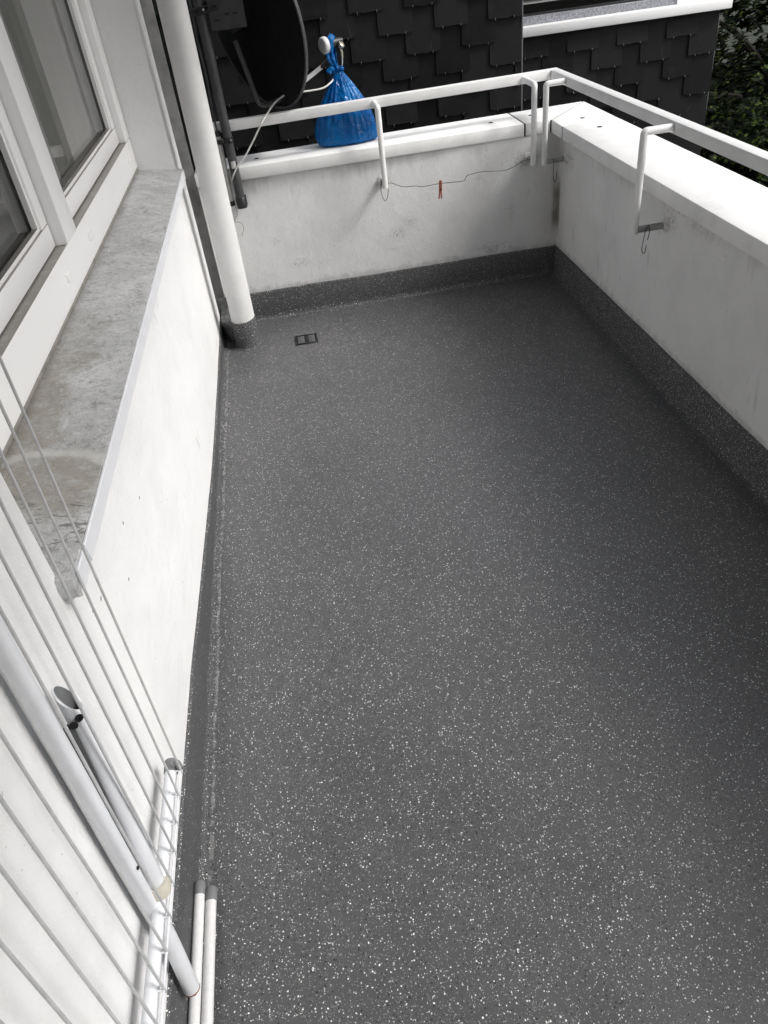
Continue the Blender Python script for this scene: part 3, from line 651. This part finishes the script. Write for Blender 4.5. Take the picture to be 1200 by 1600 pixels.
bm = B(); a, b = Vector((.085, 4.05, 1.014)), Vector((.262, 4.082, 1.100)); tube(bm, [a, b], .0125, 4, up=(0, -.6, .8)); arm = obj('feed_arm', bm, LEGW, dish, 20)
bm = B(); tube(bm, smoothpath([b - (b - a) * .02, (.30, 4.085, 1.125), (.318, 4.085, 1.165), (.318, 4.082, 1.196)], 4), .011, 10); obj('feed_neck', bm, BLACKP, dish)
lax = Vector((-.86, -.45, -.06)).normalized(); lc = Vector((.300, 4.065, 1.188))
bm = B(); lathe(bm, [(.012, -.085), (.016, -.06), (.020, -.03), (.020, 0)], lc, lax, 20); lnb = obj('lnb_body', bm, BLACKP, dish)
bm = B(); lathe(bm, [(.026, 0), (.034, .004), (.0355, .012), (.0350, .022), (.032, .027), (.030, .0285), (.010, .030)], lc, lax, 32); obj('lnb_cap', bm, LNBW, dish, 35)
bm = B(); lathe(bm, [(.010, 0), (.015, .006), (.016, .020), (.011, .024)], (.358, 4.080, 1.168), (.5, -.3, .55), 8); tube(bm, [(.362, 4.078, 1.166), (.366, 4.079, 1.146), (.365, 4.08, 1.128)], .0062, 10); obj('connector', bm, BRASS, dish)
bm = B()
cpts = [(.365, 4.08, 1.130), (.362, 4.09, 1.10), (.351, 4.115, 1.075), (.317, 4.055, 1.053), (.285, 4.02, 1.036), (.245, 4.0, 1.024), (.161, 3.985, 1.024), (.095, 3.985, 1.029), (.06, 3.99, 1.018), (.01, 3.945, .998), (-.049, 3.842, .956), (-.085, 3.832, .915), (-.116, 3.83, .876), (-.165, 3.825, .82), (-.206, 3.822, .785), (-.236, 3.822, .748), (-.252, 3.84, .715)]
tube(bm, smoothpath(cpts, 6), .0037, 8); o = obj('coax_cable', bm, COAX, None, 60, loc=cpts[0]); tag(o, 'white coaxial cable drooping from the dish feed across the rail', 'cable')
bm = B(); tube(bm, [(.035, 3.998, 1.006), (.065, 3.998, 1.020), (.098, 4.0, 1.034)], .008, 8); obj('cable_tape', bm, BLACKP, dish)

# ------------------------------------------------------------------ blue bag
bag = thing('plastic_bag', 'blue plastic rubbish bag tied up and standing on the far coping', 'plastic bag', (.34, 4.04, ZC))
bm = B(); seg = 120; K = Vector((.338, 4.062, 1.083)); rr = []
lev = [0, .004, .012, .025, .045, .07, .10, .13, .16, .19, .215, .24, .26, .275, .288, .298, .307, .315]
H_ = K.z - ZC
for t in range(44):
    u = t / 43; z = u * H_
    # half width (x), half depth (y)
    if u < .12: q = math.sqrt(max(0, 1 - (1 - u / .12) ** 2)) * .16 + .84
    else: q = 1.0
    wx = (.148 * (1 - u ** 1.75) * q + .012) if u > .0 else .125
    wy = (.068 * (1 - u ** 2.2) * q + .012) if u > .0 else .055
    cx = .340 + (K.x - .340) * u ** 1.4; cy = 4.040 + (K.y - 4.040) * u
    ring_ = []
    for j in range(seg):
        a = 2 * PI * j / seg
        pl_ = math.sin(a * 13 + 2.1 * math.sin(a * 3)) * .55 + math.sin(a * 29 + 1.3) * .3 + .7 * noise.noise(Vector((math.cos(a) * 4, math.sin(a) * 4, u * .6)))
        amp = .105 * u ** 1.2 * (1.12 - u) * 2.4 + .012
        dent = noise.noise(Vector((math.cos(a) * 1.6, math.sin(a) * 1.6, u * 4 + 5))) * .11 * (1 - u)
        e = 1 + pl_ * amp + dent
        sx = math.copysign(abs(math.cos(a)) ** .82, math.cos(a)); sy = math.copysign(abs(math.sin(a)) ** .82, math.sin(a))
        ring_.append(bm.verts.new((cx + wx * e * sx, cy + wy * e * sy, ZC + .001 + z + (.005 * max(0, pl_) if u < .06 else 0))))
    rr.append(ring_)
for a, b in zip(rr, rr[1:]):
    for j in range(seg): bm.faces.new((a[j], a[(j + 1) % seg], b[(j + 1) % seg], b[j]))
bm.faces.new(rr[0][::-1]); bm.faces.new(rr[-1]); obj('bag_body', bm, BAG, bag, 65)
bm = B()
tube(bm, smoothpath([(.318, 4.055, 1.077), (.322, 4.044, 1.088), (.338, 4.040, 1.092), (.354, 4.048, 1.087), (.356, 4.068, 1.083), (.338, 4.082, 1.086), (.320, 4.073, 1.085), (.318, 4.055, 1.077)], 5), [.008 + .0028 * math.sin(i * 1.7) for i in range(36)], 9); obj('knot', bm, BAG, bag, 60)
bm = B(); P_ = smoothpath([(.318, 4.045, 1.083), (.306, 4.035, 1.094), (.296, 4.036, 1.088), (.288, 4.034, 1.078)], 5); tube(bm, P_, [.006 + .010 * i / 15 for i in range(16)], 8, ry=.006); obj('knot_tail', bm, BAG, bag, 60)
for off, sgn in ((0, 1), (.018, -1)):
    bm = B(); L_ = smoothpath([(.336, 4.058, 1.085), (.322 - off, 4.048, 1.12), (.316 - off, 4.050, 1.165), (.324 - off * .5, 4.058, 1.205), (.332 - off * .3, 4.078, 1.219), (.338 - off * .3, 4.103, 1.205), (.335 - off * .6, 4.112, 1.16), (.335, 4.10, 1.12), (.338, 4.075, 1.085)], 7)
    n = len(L_); tube(bm, L_, [.006 + .006 * math.sin(PI * i / n) * (1 + .3 * math.sin(i * .9)) for i in range(n)], 10, ry=.0045, up=(1, .3, 0)); obj('handle_loop', bm, BAG, bag, 60)

# ------------------------------------------------------------------ folded drying rack against the house wall
rk = thing('drying_rack', 'folded white clothes drying rack leaning against the house wall', 'drying rack', (-.42, .6, 0))
XWI = -.400
bm = B(); tube(bm, [(-.421, .905, .349), (-.421, .02, .349)], .0118, 16); obj('end_tube', bm, RACKW, rk)
bm = B(); tube(bm, [(XWI - .001, .899, .354), (XWI - .001, .02, .354)], .0022, 8); obj('thin_rod', bm, RACKW, rk)
bm = B(); lathe(bm, [(.0138, 0), (.0142, .004), (.0135, .026)], (-.421, .922, .349), (0, -1, 0), 16); tube(bm, fillet([(-.421, .915, .352), (-.408, .913, .358), (-.400, .897, .355)], .008, 3), .0065, 10); obj('corner_joint', bm, CAPG, rk)
for i in range(16):
    y = .895 - .0553 * i
    bm = B(); bd = .0016 * noise.noise(Vector((i * 3.1, 0, 0))); tube(bm, smoothpath([(XWI, y, .346), (XWI + bd, y + .015 + bd * 1.5, .62), (XWI - bd, y + .030, .90), (XWI + bd * 1.5, y + .052 - bd, 1.3), (XWI, y + .077, 1.76)], 4), .0023, 8); obj('wire', bm, WIREW, rk)
    bm = B(); tube(bm, [(XWI, y, .354), (-.413, y, .354)], .0022, 6); obj('wire_stub', bm, RACKW, rk)
bm = B(); tube(bm, [(-.421, .985, 1.765), (-.421, .09, 1.765)], .0118, 16); tube(bm, [(-.402, .975, 1.76), (-.402, .09, 1.76)], .0022, 8); obj('top_tube', bm, RACKW, rk)
# main leg (runs down to the floor tubes) with a rusty open tip
bm = B(); LP = [(-.4365, .745, 1.70), (-.4365, .681, .974), (-.4365, .664, .709), (-.4365, .642, .36), (-.433, .633, .25), (-.430, .604, .100)]
tube(bm, smoothpath(LP, 5), .0150, 18); leg = obj('leg', bm, RACKW, rk, 60)
bm = B(); dv = (Vector(LP[-1]) - Vector(LP[-2])).normalized(); lathe(bm, [(.0152, 0), (.0155, .003), (.0125, .006), (.009, .004)], Vector(LP[-1]) - dv * .002, dv, 16); tube(bm, [Vector(LP[-1]) + dv * .004 + Vector((.004, -.006, -.004)), Vector(LP[-1]) + dv * .011 + Vector((.002, -.002, 0))], .004, 6); obj('rusty_tip', bm, RUST, leg)
# hinge tube with its open flattened end, ring clip and thin prop
p0, p1 = Vector((-.4215, .7270, .834)), Vector((-.4205, .667, .372)); dv = (p1 - p0).normalized()
bm = B(); sidev = Vector((0, 1, 0)); sidev = (sidev - dv * sidev.dot(dv)).normalized(); nrm = Vector((1, 0, 0)); nrm = (nrm - dv * nrm.dot(dv)).normalized(); seg = 28; rr = []
LT = (p1 - p0).length
def tring(t, sy, sx, cut, k_):
    out = []
    for j in range(seg):
        a = 2 * PI * j / seg; c, s_ = math.cos(a), math.sin(a)
        out.append(bm.verts.new(p0 + dv * (t + cut * (.044 * (s_ + 1) * .5 + .008 * (c + 1) * .5)) + sidev * (c * sy * k_ - .0035 * cut) + nrm * s_ * sx * k_))
    return out
rr = [tring(.07, .0158, .0150, .2, .80), tring(.03, .0170, .0130, .7, .82), tring(0, .0185, .0128, 1, .84), tring(-.001, .0195, .0135, 1, .96), tring(0, .0197, .0138, 1, 1), tring(.014, .0192, .0140, .8, 1), tring(.034, .0185, .0144, .6, 1), tring(.065, .0175, .0150, .1, 1), tring(.12, .0150, .0150, 0, 1), tring(LT, .0150, .0150, 0, 1)]
for a, b in zip(rr, rr[1:]):
    for j in range(seg): bm.faces.new((a[j], b[j], b[(j + 1) % seg], a[(j + 1) % seg]))
bm.faces.new(rr[0]); bm.faces.new(rr[-1]); bmesh.ops.recalc_face_normals(bm, faces=bm.faces)
bm.faces.ensure_lookup_table()
for f in bm.faces[:seg * 2]: f.material_index = 1
ht = obj('hinge_tube', bm, [RACKW, TUBEIN], rk, 50)
for c_, ax_ in (((-.4105, .7010, .785), (.60, -.80, .05)), ((-.4198, .6962, .777), (.15, -.98, .05))):
    bm = B(); lathe(bm, [(.0060, -.001), (.0060, .0012)], c_, ax_, 14); obj('rivet_hole', bm, HOLE, ht)
bm = B(); tube(bm, [(-.4300, .6990, .772), (-.4310, .6760, .60), (-.4320, .6600, .47)], [.0075, .006, .0045], 10); obj('prop_rod', bm, GALV, rk)
bm = B(); rr = []; n = 26                              # C-shaped cream clip round the two tubes
cc = Vector((-.421, .6655, .371)); e1 = dv.orthogonal().normalized(); e1 = Vector((0, 1, 0)); e1 = (e1 - dv * e1.dot(dv)).normalized(); e2 = nrm
for i in range(n + 1):
    a = math.radians(75 + 285 * i / n); rd = e1 * math.cos(a) + e2 * math.sin(a)
    rr.append([bm.verts.new(cc + rd * r + dv * h) for r, h in ((.0158, -.013), (.0215, -.0145), (.0228, 0), (.0215, .0145), (.0158, .013))])
for a, b in zip(rr, rr[1:]):
    for j in range(5): bm.faces.new((a[j], a[(j + 1) % 5], b[(j + 1) % 5], b[j]))
bm.faces.new(rr[0][::-1]); bm.faces.new(rr[-1]); bmesh.ops.recalc_face_normals(bm, faces=bm.faces); obj('ring_clip', bm, CREAM, rk, 40)
bm = B(); lathe(bm, [(.0035, 0), (.0035, .0015)], (-.4218, .648, .468), (1, -.1, .1), 10); obj('rivet_hole', bm, HOLE, leg)
# the two foot tubes standing with the rack on the floor, grey caps at their ends
for (a, b, r) in (((-.4405, .826, .040), (-.4405, .20, .040), .0114), ((-.4170, .812, .034), (-.4175, .20, .034), .0114)):
    a, b = Vector(a), Vector(b); bm = B(); tube(bm, [a, a.lerp(b, .5) + Vector((.001, 0, .001)), b], r, 18); lg = obj('foot_tube', bm, LEGW, rk, 60)
    d2 = (a - b).normalized(); bm = B(); lathe(bm, [(r + .0012, -.022), (r + .0016, -.020), (r + .0014, .004), (r - .002, .008), (.002, .0085)], a, d2, 18); obj('end_cap', bm, CAPG, lg)

# ------------------------------------------------------------------ slate-hung house beyond
sh = thing('slate_house', 'neighbouring house hung with dark slates, white window sill', 'house', (1.67, 5.6, -5.6))
YA, YB, XC, XE = 5.5, 5.8, 1.666, 3.172
TOP, TOPL = 2.6, 1.42
bm = B(); box(bm, (-6, YA + .03, -5.6), (XC - .004, 11, TOPL)); obj('wall', bm, HOLE, sh, 0)
bm = B(); box(bm, (XC - .0035, YB + .03, -5.6), (XE, 11, .895)); box(bm, (XC - .0035, YB + .16, .896), (XE, 11, TOP)); obj('wall', bm, HOLE, sh, 0)
bm = B(); box(bm, (XC - .003, YA - .012, -5.6), (XC + .006, YB + .028, TOPL), .001, 1); obj('corner_trim', bm, TRIM, sh)
bm = B(); box(bm, (XE, YB + .005, -5.6), (XE + .010, YB + .24, .87), .001, 1); obj('corner_trim', bm, TRIM, sh)
def slate_mesh(w_, h_, seed):
    rnd = random.Random(seed); bm = B(); n = 7; t = .010
    bot = [(-w_ / 2 + w_ * i / n, (rnd.uniform(-.003, .004) if 0 < i < n else rnd.uniform(-.001, .011))) for i in range(n + 1)]
    lft = (-w_ / 2 + rnd.uniform(-.002, .002), h_); rgt = (w_ / 2 + rnd.uniform(-.002, .002), h_)
    pts = bot + [rgt, lft]
    f_ = []; b_ = []
    for x, z in pts:
        tilt = -.026 * (1 - z / h_)
        f_.append(bm.verts.new((x, tilt - t + rnd.uniform(-.0007, .0007), z))); b_.append(bm.verts.new((x, tilt, z)))
    bm.faces.new(f_); bm.faces.new(b_[::-1]); m_ = len(pts)
    for i in range(m_): bm.faces.new((f_[i], b_[i], b_[(i + 1) % m_], f_[(i + 1) % m_]))
    bmesh.ops.recalc_face_normals(bm, faces=bm.faces)
    me = bpy.data.meshes.new('slate'); bm.to_mesh(me); bm.free(); me.materials.append(SLATE); return me
SM = [slate_mesh(w_, .30, s) for s, w_ in enumerate((.222, .226, .218, .222, .230, .214, .222, .224))]
hk = B(); rnd = random.Random(3); shb = base(sh)
def hang(x, z, yw, me=None, w_=.222):
    o = bpy.data.objects.new('slate', me or rnd.choice(SM)); COL.objects.link(o); o.parent = sh
    o.location = Vector((x, yw + .012, z)) - shb; o.rotation_euler = (rnd.uniform(-.004, .008), rnd.uniform(-.008, .008), rnd.uniform(-.012, .012))
    for s in (-.27, .27):
        hx = x + s * w_ + rnd.uniform(-.006, .006); tube(hk, [(hx, yw - .0265, z + .007), (hx, yw - .0275, z - .003), (hx + .001, yw - .018, z - .009)], .0017, 5)
PIT, EXP = .355, .1295
for r in range(-2, 13):
    z = 1.0545 - EXP * r; xo_ = .732 + .111 + (PIT / 2 if r % 2 else 0) + .004 * (r % 3)
    k0 = int((-1.25 - xo_) / PIT); 
    for k_ in range(k0, 12):
        x = xo_ + PIT * k_
        if x - .111 > XC - .03: break
        if x + .111 > XC - .006:                       # cut slate at the corner
            ww = XC - .006 - (x - .111)
            if ww < .04: break
            hang(x - .111 + ww / 2, z, YA, slate_mesh(ww, .30, 50 + r), ww)
        else: hang(x + rnd.uniform(-.008, .008), z + rnd.uniform(-.006, .006), YA)
for r in range(0, 10):
    z = .768 - .1265 * r; xo_ = 2.079 + .111 + (PIT / 2 if r % 2 else 0)
    for k_ in range(-2, 5):
        x = xo_ + PIT * k_; lo, hi = max(x - .111, XC + .008), min(x + .111, XE - .001); ww = hi - lo
        if ww < .04: continue
        tall = min(.30, .885 - z)
        me = None if ww > .2215 and tall > .29 else slate_mesh(ww, tall, 80 + r * 7 + k_)
        hang((lo + hi) / 2, z, YB, me, ww)
tag(obj('slate_hooks', hk, SILVER, sh, 60), None, None, None, 'stuff')
bm = B()                                              # sill, splayed a little beyond the wall's end
prism(bm, [(XC + .006, YB - .055), (XE + .055, YB - .055), (XE + .055, YB + .155), (XC + .006, YB + .155)], .897, .955, .004); obj('window_sill', bm, PVC, sh)
bm = B(); box(bm, (XC + .006, YB + .03, .9555), (2.86, YB + .155, 1.003), .002, 1); obj('granite_kerb', bm, GRANITE, sh)
bm = B(); box(bm, (2.862, YB + .02, .9555), (XE + .03, YB + .24, TOP), .002, 1); obj('window_jamb', bm, PVC, sh)
win = B(); box(win, (XC + .006, YB + .07, 1.004), (2.86, YB + .15, 1.016), .001, 1); wn = obj('window', win, GASK, sh)
bm = B(); box(bm, (XC + .007, YB + .10, 1.0165), (2.859, YB + .108, 2.299)); obj('glass_pane', bm, m_glass('far_window_glass', (.5, .52, .5)), wn, 0)
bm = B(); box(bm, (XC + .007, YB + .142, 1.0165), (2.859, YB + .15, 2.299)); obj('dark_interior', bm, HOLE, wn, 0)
for i in range(10):
    bm = B(); z = 1.072 + i * .03; x1 = 2.52
    bm.faces.new([bm.verts.new(p) for p in ((XC + .01, YB + .075, z), (x1, YB + .075, z), (x1, YB + .097, z + .022), (XC + .01, YB + .097, z + .022))]); bmesh.ops.solidify(bm, geom=bm.faces[:], thickness=.0015); obj('blind_slat', bm, CONDW, wn, 0)
# ------------------------------------------------------------------ trees to the right
def leaf(bm, c, n, u, s):
    v = n.cross(u)
    pr_ = [(0, -.15), (.34, -.28), (.30, .02), (.58, .22), (.26, .36), (0, .85), (-.26, .36), (-.58, .22), (-.30, .02), (-.34, -.28)]
    vs = [bm.verts.new(c + u * (y * s) + v * (x * s) - n * (abs(x) * .22 * s)) for x, y in pr_]
    m = bm.verts.new(c + u * .12 * s)
    for i in range(10): bm.faces.new((vs[i], vs[(i + 1) % 10], m))
def tree(name, lab, c, rad, nl, seed, s0, trunk_z):
    rnd = random.Random(seed); c = Vector(c); t = thing(name, lab, 'tree', (c.x, c.y, trunk_z), 'leafy trees beyond the balcony')
    bm = B(); bs = []
    tube(bm, smoothpath([(c.x, c.y, trunk_z), (c.x + .1, c.y, (trunk_z + c.z) / 2), (c.x - .05, c.y + .1, c.z + rad[2] * .5)], 5), [.20 - .012 * i for i in range(11)], 10); trk = obj('trunk', bm, BARK, t, 60)
    lb = B(); tips = []
    for i in range(26):
        a = rnd.uniform(0, 2 * PI); e = rnd.uniform(-.7, .9); q = rnd.uniform(.55, .98)
        tip = c + Vector((math.cos(a) * math.cos(e) * rad[0] * q, math.sin(a) * math.cos(e) * rad[1] * q, math.sin(e) * rad[2] * q)); st = Vector((c.x, c.y, max(trunk_z + 1.2, c.z - rad[2] * .6 + rnd.uniform(0, rad[2]))))
        md = st.lerp(tip, .55) + Vector((0, 0, .25)); tube(lb, smoothpath([st, md, tip], 4), [.05 - .0045 * k for k in range(9)], 6); tips.append((st, md, tip))
    obj('limbs', lb, BARK, trk, 60)
    bm = B(); clumps = []
    for st, md, tip in tips:
        for k in range(9):
            clumps.append((st.lerp(tip, rnd.uniform(.35, 1.05)) + Vector((rnd.gauss(0, .28), rnd.gauss(0, .28), rnd.gauss(0, .25))), rnd.uniform(.18, .42)))
    for k in range(170):                              # outer sprays give the crown its edge
        a = rnd.uniform(0, 2 * PI); e = math.asin(rnd.uniform(-.95, .95)); q = rnd.uniform(.82, 1.06)
        clumps.append((c + Vector((math.cos(a) * math.cos(e) * rad[0] * q, math.sin(a) * math.cos(e) * rad[1] * q, math.sin(e) * rad[2] * q)), rnd.uniform(.12, .34)))
    per = nl // len(clumps)
    for p, r in clumps:
        for _ in range(per):
            d_ = Vector((rnd.gauss(0, 1), rnd.gauss(0, 1), rnd.gauss(0, .55))) * r * .75; out = (p + d_ - c).normalized()
            n_ = (Vector((0, 0, .9)) + out * .6 + Vector((rnd.gauss(0, .4), rnd.gauss(0, .4), rnd.gauss(0, .3)))).normalized(); u = Vector((rnd.gauss(0, 1), rnd.gauss(0, 1), -.5)); u = (u - n_ * u.dot(n_)).normalized()
            leaf(bm, p + d_, n_, u, s0 * rnd.uniform(.65, 1.25))
    tag(obj('crown', bm, LEAF, t, 0), None, None, None, 'stuff'); return t
tree('maple_tree', 'leafy green tree right beside the slate house corner', (5.6, 8.4, -.6), (2.0, 2.2, 2.4), 17000, 11, .085, -5.6)
tree('maple_tree', 'dark tree further back behind the leafy green one', (8.2, 12.2, -1.2), (4.0, 3.0, 3.8), 16000, 12, .17, -5.6)
tree('maple_tree', 'low dark tree behind the others seen under the handrail', (9.6, 15.5, -3.4), (5.2, 3.8, 2.4), 12000, 13, .2, -5.6)
